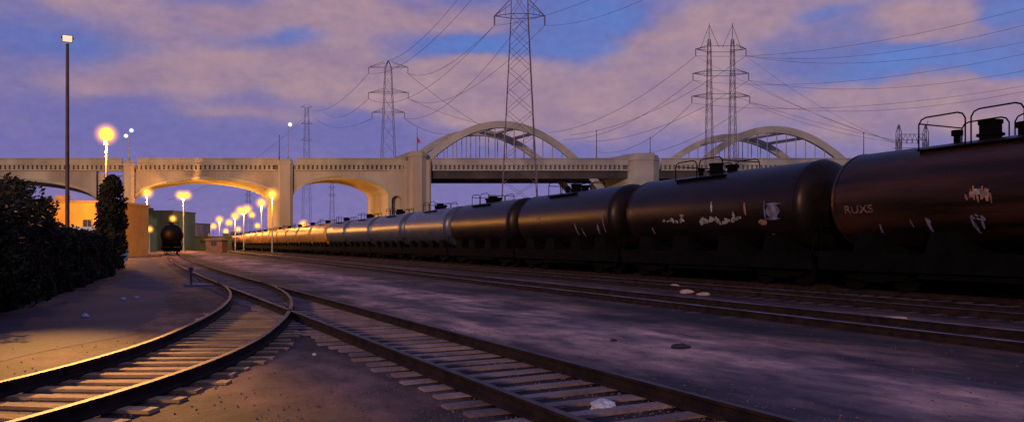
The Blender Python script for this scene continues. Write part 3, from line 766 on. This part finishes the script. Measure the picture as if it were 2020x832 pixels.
for p,q in((T1R,P(1330,-30,70)),(T1L,P(1290,-60,70)),((x1+4.6,Y1,z1(-40)),P(1500,-120,70))): wire(p,q,1.0)
wire(T2[(1,133)],(bx(1050),160,z1(225)),1.5); wire(T2[(1,183)],P(1075,262,200),2); wire(T2[(1,222)],P(900,262,260),2)
wire(T2[(-1,183)],P(640,222,420),4); wire(T2[(-1,133)],P(606,214,420),5); wire(T2[(-1,222)],P(620,232,420),4)
for v,u2,v2 in((97,1080,262),(145,1110,275),(190,1180,300)):
    wire(T3[(-1,v)],P(u2,v2,200),3); wire(T3[(1,v)],P(u2+45,v2+4,205),3)
for (s,v),(u2,v2),sg in(((-1,97),(2120,-10),2.2),((1,97),(2130,20),2.4),((1,97),(2120,62),2.4),((-1,145),(2120,85),2.4),((1,145),(2120,120),2.4),((-1,190),(2130,150),2.2),((1,190),(2120,160),2.4)):
    wire(T3[(s,v)],P(u2,v2,88),sg)
for i,(s,v) in enumerate(((1,97),(-1,97),(1,145),(1,190),(-1,145))):
    wire(T3[(s,v)],(xa+(xb-xa)*(i+.5)/5-1,Y5,z5(284)),1.2,.026)
wire(P(606,225,420),P(330,395,300),6)

# ---------------------------------------------------------------- lamps (lit)
def glow_lamp(u,v,Y,rc,power,heads=((0,0),),hz=2.6,pole='palepole',lab='tall street lamp with a glowing yellow globe',hs=1.0,cast=True,pr=.09,side=-1,col=(1,.40,.055)):
    x=(u-CU)/F*Y; z=H-(v-HV)/F*Y
    e=empty('street_lamp',(x,Y,0),label=lab,category='street lamp',group='glowing yard lamps')
    r=rc/F*Y
    b=B(); b.beam((0,0,0),(0,0,z-r),pr*(1+Y/400)+.02,8,r2=pr*.7*(1+Y/400)); b.beam((0,0,0),(0,0,.6),pr*2.2,8)
    if len(heads)>1:
        for dx,dz in heads: b.path([(0,0,z-r-.6),(dx*r,0,z-r*.9+dz)],pr*.6,6)
    else: b.beam((0,0,z-r-.3),(0,0,z-r*.8),r*.35,8)
    b.obj('pole',pole,e)
    for dx,dz in heads:
        b=B(); b.sphere((dx*r,0,z+dz),r,18,12); b.obj('lamp_globe','lampwarm',e)
        ro=r*hz
        b=B(); b.sphere((0,0,0),1,20,12); o=b.obj('added_halo',haze('lamp_halo_glow',(1,.34,.02),4.0*hs/ro),e,(dx*r,0,z+dz)); o.scale=(ro,ro,ro)
    if cast: light('lamp_light',(side*.25,-(r*.5+.35),z-r-.45),col,power,e,.12)
    return e
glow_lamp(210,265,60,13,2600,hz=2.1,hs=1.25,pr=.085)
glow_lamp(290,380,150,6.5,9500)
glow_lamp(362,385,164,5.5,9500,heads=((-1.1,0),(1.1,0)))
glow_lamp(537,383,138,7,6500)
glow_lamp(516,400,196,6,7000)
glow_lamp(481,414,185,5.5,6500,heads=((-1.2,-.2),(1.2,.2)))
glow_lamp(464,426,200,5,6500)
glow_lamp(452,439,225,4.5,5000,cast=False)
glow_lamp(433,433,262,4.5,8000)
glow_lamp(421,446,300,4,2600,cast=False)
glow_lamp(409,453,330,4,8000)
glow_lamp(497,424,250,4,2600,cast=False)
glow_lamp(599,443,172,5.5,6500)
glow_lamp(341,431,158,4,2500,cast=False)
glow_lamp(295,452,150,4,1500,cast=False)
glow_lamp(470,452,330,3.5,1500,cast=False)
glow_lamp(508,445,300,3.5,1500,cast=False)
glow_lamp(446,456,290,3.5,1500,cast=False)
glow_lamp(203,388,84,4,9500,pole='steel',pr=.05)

Yf=35.0; xf=(133-CU)/F*Yf; zf=H+(HV-76)/F*Yf
e=empty('floodlight_mast',(xf,Yf,0),label='tall rust-red mast with a tilted floodlight head',category='floodlight')
b=B(); b.beam((0,0,0),(0,0,zf-.25),.10,10,r2=.065,smooth=True); b.beam((0,0,0),(0,0,.5),.2,8); b.obj('pole','rustpole',e)
aim=Vector((-4.5,7.4,0))-Vector((xf,Yf,zf)); q=aim.to_track_quat('-Z','Y')
hd=bpy.data.objects.new('lamp_head',None); COL.objects.link(hd); hd.parent=e; hd.location=(0,0,zf); hd.rotation_euler=q.to_euler()
b=B(); b.frustum(-.22,.22,-.17,.17,-.12,.22,.08); b.obj('housing','rustpole',hd)
b=B(); b.box((-.19,-.14,-.135),(.19,.14,-.122)); b.obj('lamp_glass','floodface',hd)
for sx in(-1,1):
    b=B(); b.box((sx*.24-.015,-.03,-.05),(sx*.24+.015,.03,.35)); b.obj('bracket','rustpole',hd)
fl=light('added_flood_beam',(0,-.3,zf-.3),(1,.44,.09),75000,e,.15,'SPOT',spot_size=math.radians(10.5),spot_blend=1.0)  # beam added to warm the near siding; the lamp itself is unlit
fl.rotation_euler=q.to_euler()

# ---------------------------------------------------------------- vegetation
def leaves(b,c,rad,n,size,flat=.8,mi=0):
    for _ in range(n):
        while True:
            p=Vector((random.uniform(-1,1),random.uniform(-1,1),random.uniform(-1,1)))
            if .25<p.length<1: break
        p=Vector((c[0]+p.x*rad,c[1]+p.y*rad,c[2]+p.z*rad*flat))
        if p.z<0.02: continue
        a=Vector((random.gauss(0,1),random.gauss(0,1),random.gauss(0,1))).normalized(); d=a.orthogonal().normalized()
        bb=a.cross(d); s=size*random.uniform(.6,1.4)
        b.add([p-d*s*.5,p+bb*s*.28,p+d*s*.6,p-bb*s*.28],[(0,1,2,3)],mi)
def hedge(path,label):
    core=B(); lf=B(); pts=[]
    for i in range(len(path)-1):
        (xa_,ya,ha,wa),(xb_,yb,hb,wb)=path[i],path[i+1]; n=max(2,int(math.hypot(xb_-xa_,yb-ya)/.6))
        for j in range(n):
            t=j/n; pts.append((xa_+(xb_-xa_)*t,ya+(yb-ya)*t,ha+(hb-ha)*t,wa+(wb-wa)*t))
    for (x,y,h,w) in pts:
        h*=random.uniform(.93,1.05)
        for k in range(int(h/.5)+1):
            z=.2+k*.45
            if z>h-.3: continue
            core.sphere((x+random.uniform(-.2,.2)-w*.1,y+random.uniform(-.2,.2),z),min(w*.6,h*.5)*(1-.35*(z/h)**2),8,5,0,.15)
        m=int(10*h/2.2)
        for k in range(m):
            side=random.uniform(-1,1)
            z=h*random.random()**.7
            cx=x+side*w*.85*math.sqrt(max(0,1-(z/h)**3)); cy=y-abs(1-abs(side))*w*.3
            r=random.uniform(.22,.42)
            leaves(lf,(cx,cy,max(.1,z+random.uniform(-.1,.15))),r,46 if y<26 else 24,.075+.0018*y)
    e=empty('hedge',(0,0,0),label=label,category='hedge')
    core.obj('dark_core','leafcore',e); lf.obj('foliage','leaf',e)  # solid core stops see-through, inner shade put into its colour
hedge([(-9.9,11.5,2.7,1.2),(-10.7,13.8,2.75,1.2),(-11.4,15.6,2.7,1.2),(-12.1,17.2,2.4,1.2),(-13.0,19.5,2.3,1.2),(-14.5,23,2.25,1.2),(-17.0,29.5,2.15,1.2),(-20.2,37,1.9,1.2),(-21.8,40.5,1.75,1.2)],'long dense dark hedge beside the service road')
def tree(x,y,h,r,label,z0=.8,clumps=60,ls=.16,shape='cone',per=55):
    e=empty('tree',(x,y,0),label=label,category='tree')
    b=B(); b.beam((0,0,-.1),(0.05,0,h*.55),.16,8,r2=.08); b.beam((0.05,0,h*.55),(0,0,h*.9),.08,6,r2=.02)
    for i in range(9):
        a=random.random()*6.28; z=h*(.2+.065*i); b.beam((0,0,z),(math.cos(a)*r*.6,math.sin(a)*r*.6,z+r*.3),.04,5,r2=.015)
    b.obj('trunk','bark',e)
    b=B()
    for i in range(clumps):
        t=random.random(); z=z0+(h-z0-.4)*t
        if shape=='cone': w=r*(min(1,.6+t*2.2))*(max(.0,1-t**7))**.5*(1-.15*t)
        else: w=r*math.sqrt(max(0,1-(2*t-1)**2))
        a=random.random()*6.28; d=w*random.random()**.4
        leaves(b,(math.cos(a)*d,math.sin(a)*d,z),random.uniform(.28,.5)*max(.7,r*.5),per,ls,1.0)
    b.obj('crown','leaf',e)
tree(-24.7,47,6.05,.72,'narrow rounded dark cypress tree behind the hedge',.3,190,.2,per=60)
tree(-25.9,48.5,5.7,.42,'narrow rounded dark cypress tree behind the hedge',.3,110,.2,per=60)
tree(-24.5,46.0,3.6,.8,'rounded dark shrub at the foot of the cypress',.2,90,.2,per=60)
tree(-33.5,54.5,5.4,.75,'small pointed dark conifer near the ochre wall',.5,70,.16)
tree(-11.4,16.3,2.95,1.15,'bushy dark broadleaf tree rising above the hedge',.8,80,.11,'ball',65)
tree(-12.7,18.4,3.3,1.15,'bushy dark broadleaf tree rising above the hedge',.8,80,.11,'ball',65)
tree(-13.7,20.6,3.6,1.2,'bushy dark broadleaf tree rising above the hedge',.9,80,.12,'ball',60)

# ---------------------------------------------------------------- buildings
def building(name,u0,u1,vt,Y,dep,wall,roof,label,wins=0,door=False,pitched=False):
    k=Y/F; x0,x1=(u0-CU)*k,(u1-CU)*k; z=H+(HV-vt)*k; w=x1-x0
    e=empty(name,((x0+x1)/2,Y,0),label=label,category='building')
    b=B(); b.box((-w/2,0,-.3),(w/2,dep,z)); b.obj('wall',wall,e)
    b=B()
    if pitched: b.prism([(-w/2-.4,z+.003),(w/2+.4,z+.003),(w/2,z+.35),(0,z+w*.16),(-w/2,z+.35)],-.4,dep+.4)
    else:
        b.box((-w/2-.2,-.2,z+.003),(w/2+.2,dep+.2,z+.28)); b.box((-w/4,1,z+.28),(-w/4+1.2,2.2,z+1))
    b.obj('roof',roof,e)
    for i in range(wins):
        xx=-w/2+w*(i+.6)/(wins+.2); b=B(); zz=z*.55
        b.box((xx-.5,-.04,zz),(xx+.5,-.003,zz+.9)); o=b.obj('window','window',e)
        f=B(); f.box((-.58,-.07,-.08),(.58,-.042,0)); f.box((-.58,-.07,.9),(.58,-.042,.98)); f.box((-.58,-.07,0),(-.5,-.042,.9)); f.box((.5,-.07,0),(.58,-.042,.9)); f.box((-.02,-.07,0),(.02,-.042,.9))
        fo=f.obj('frame',roof,o); fo.location=(xx,0,zz)
    if door:
        b=B(); b.box((w*.12,-.05,0),(w*.12+min(3.2,w*.3),-.004,min(3.2,z*.6))); b.obj('door',roof,e)
    return e
building('warehouse',60,215,400,92,10,'ochre','tan','ochre stucco building brightly lit by a yellow lamp',2)
building('shed',268,341,417,198,14,'teal','tealdark','teal metal-sided shed beyond the viaduct',3,True)
building('warehouse',341,384,441,270,14,'greyblue','tealdark','blue-grey flat-roofed warehouse in the dusk',2,True)
building('shed',384,440,468,192,6,'teal','tealdark','low green storage shed beside the track',2,False)
building('hut',406,438,474,150,3.0,'brick','brick','small warm-lit trackside hut with pitched roof',1,True,True)
building('shed',440,492,462,280,10,'teal','tealdark','low green storage shed far down the yard',3)
building('warehouse',590,668,452,300,14,'greyblue','tealdark','distant long grey warehouse beneath the viaduct',4)
building('warehouse',668,790,446,330,14,'greyblue','tealdark','distant long grey warehouse beneath the viaduct',4)
building('warehouse',150,262,460,200,14,'greyblue','tealdark','distant long grey warehouse beneath the viaduct',4)
building('warehouse',-80,140,455,180,14,'greyblue','tealdark','distant long grey warehouse beneath the viaduct',4)

# white van behind the hedge
e=empty('van',((178-CU)/F*50,50,0),rot=math.radians(8),label='white van parked behind the hedge',category='van')
b=B(); b.prism([(-2.0,.45),(2.0,.45),(2.05,1.25),(1.55,1.5),(1.0,2.5),(.6,2.7),(-1.8,2.7),(-2.0,2.5)],-.95,.95); b.obj('body','white',e)
b=B(); b.prism([(1.0,1.55),(1.45,1.55),(1.05,2.35),(1.0,2.35)],-.965,-.952); b.prism([(.1,1.55),(.9,1.55),(.9,2.35),(.1,2.35)],-.965,-.952); b.obj('side_window','window',e)
for sx in(-1.3,1.4):
    for sy in(-.9,.9):
        b=B(); b.beam((sx,sy-.11,.36),(sx,sy+.11,.36),.36,18); b.beam((sx,sy-.13,.36),(sx,sy+.13,.36),.18,12); b.obj('wheel','tyre',e)
print('done')
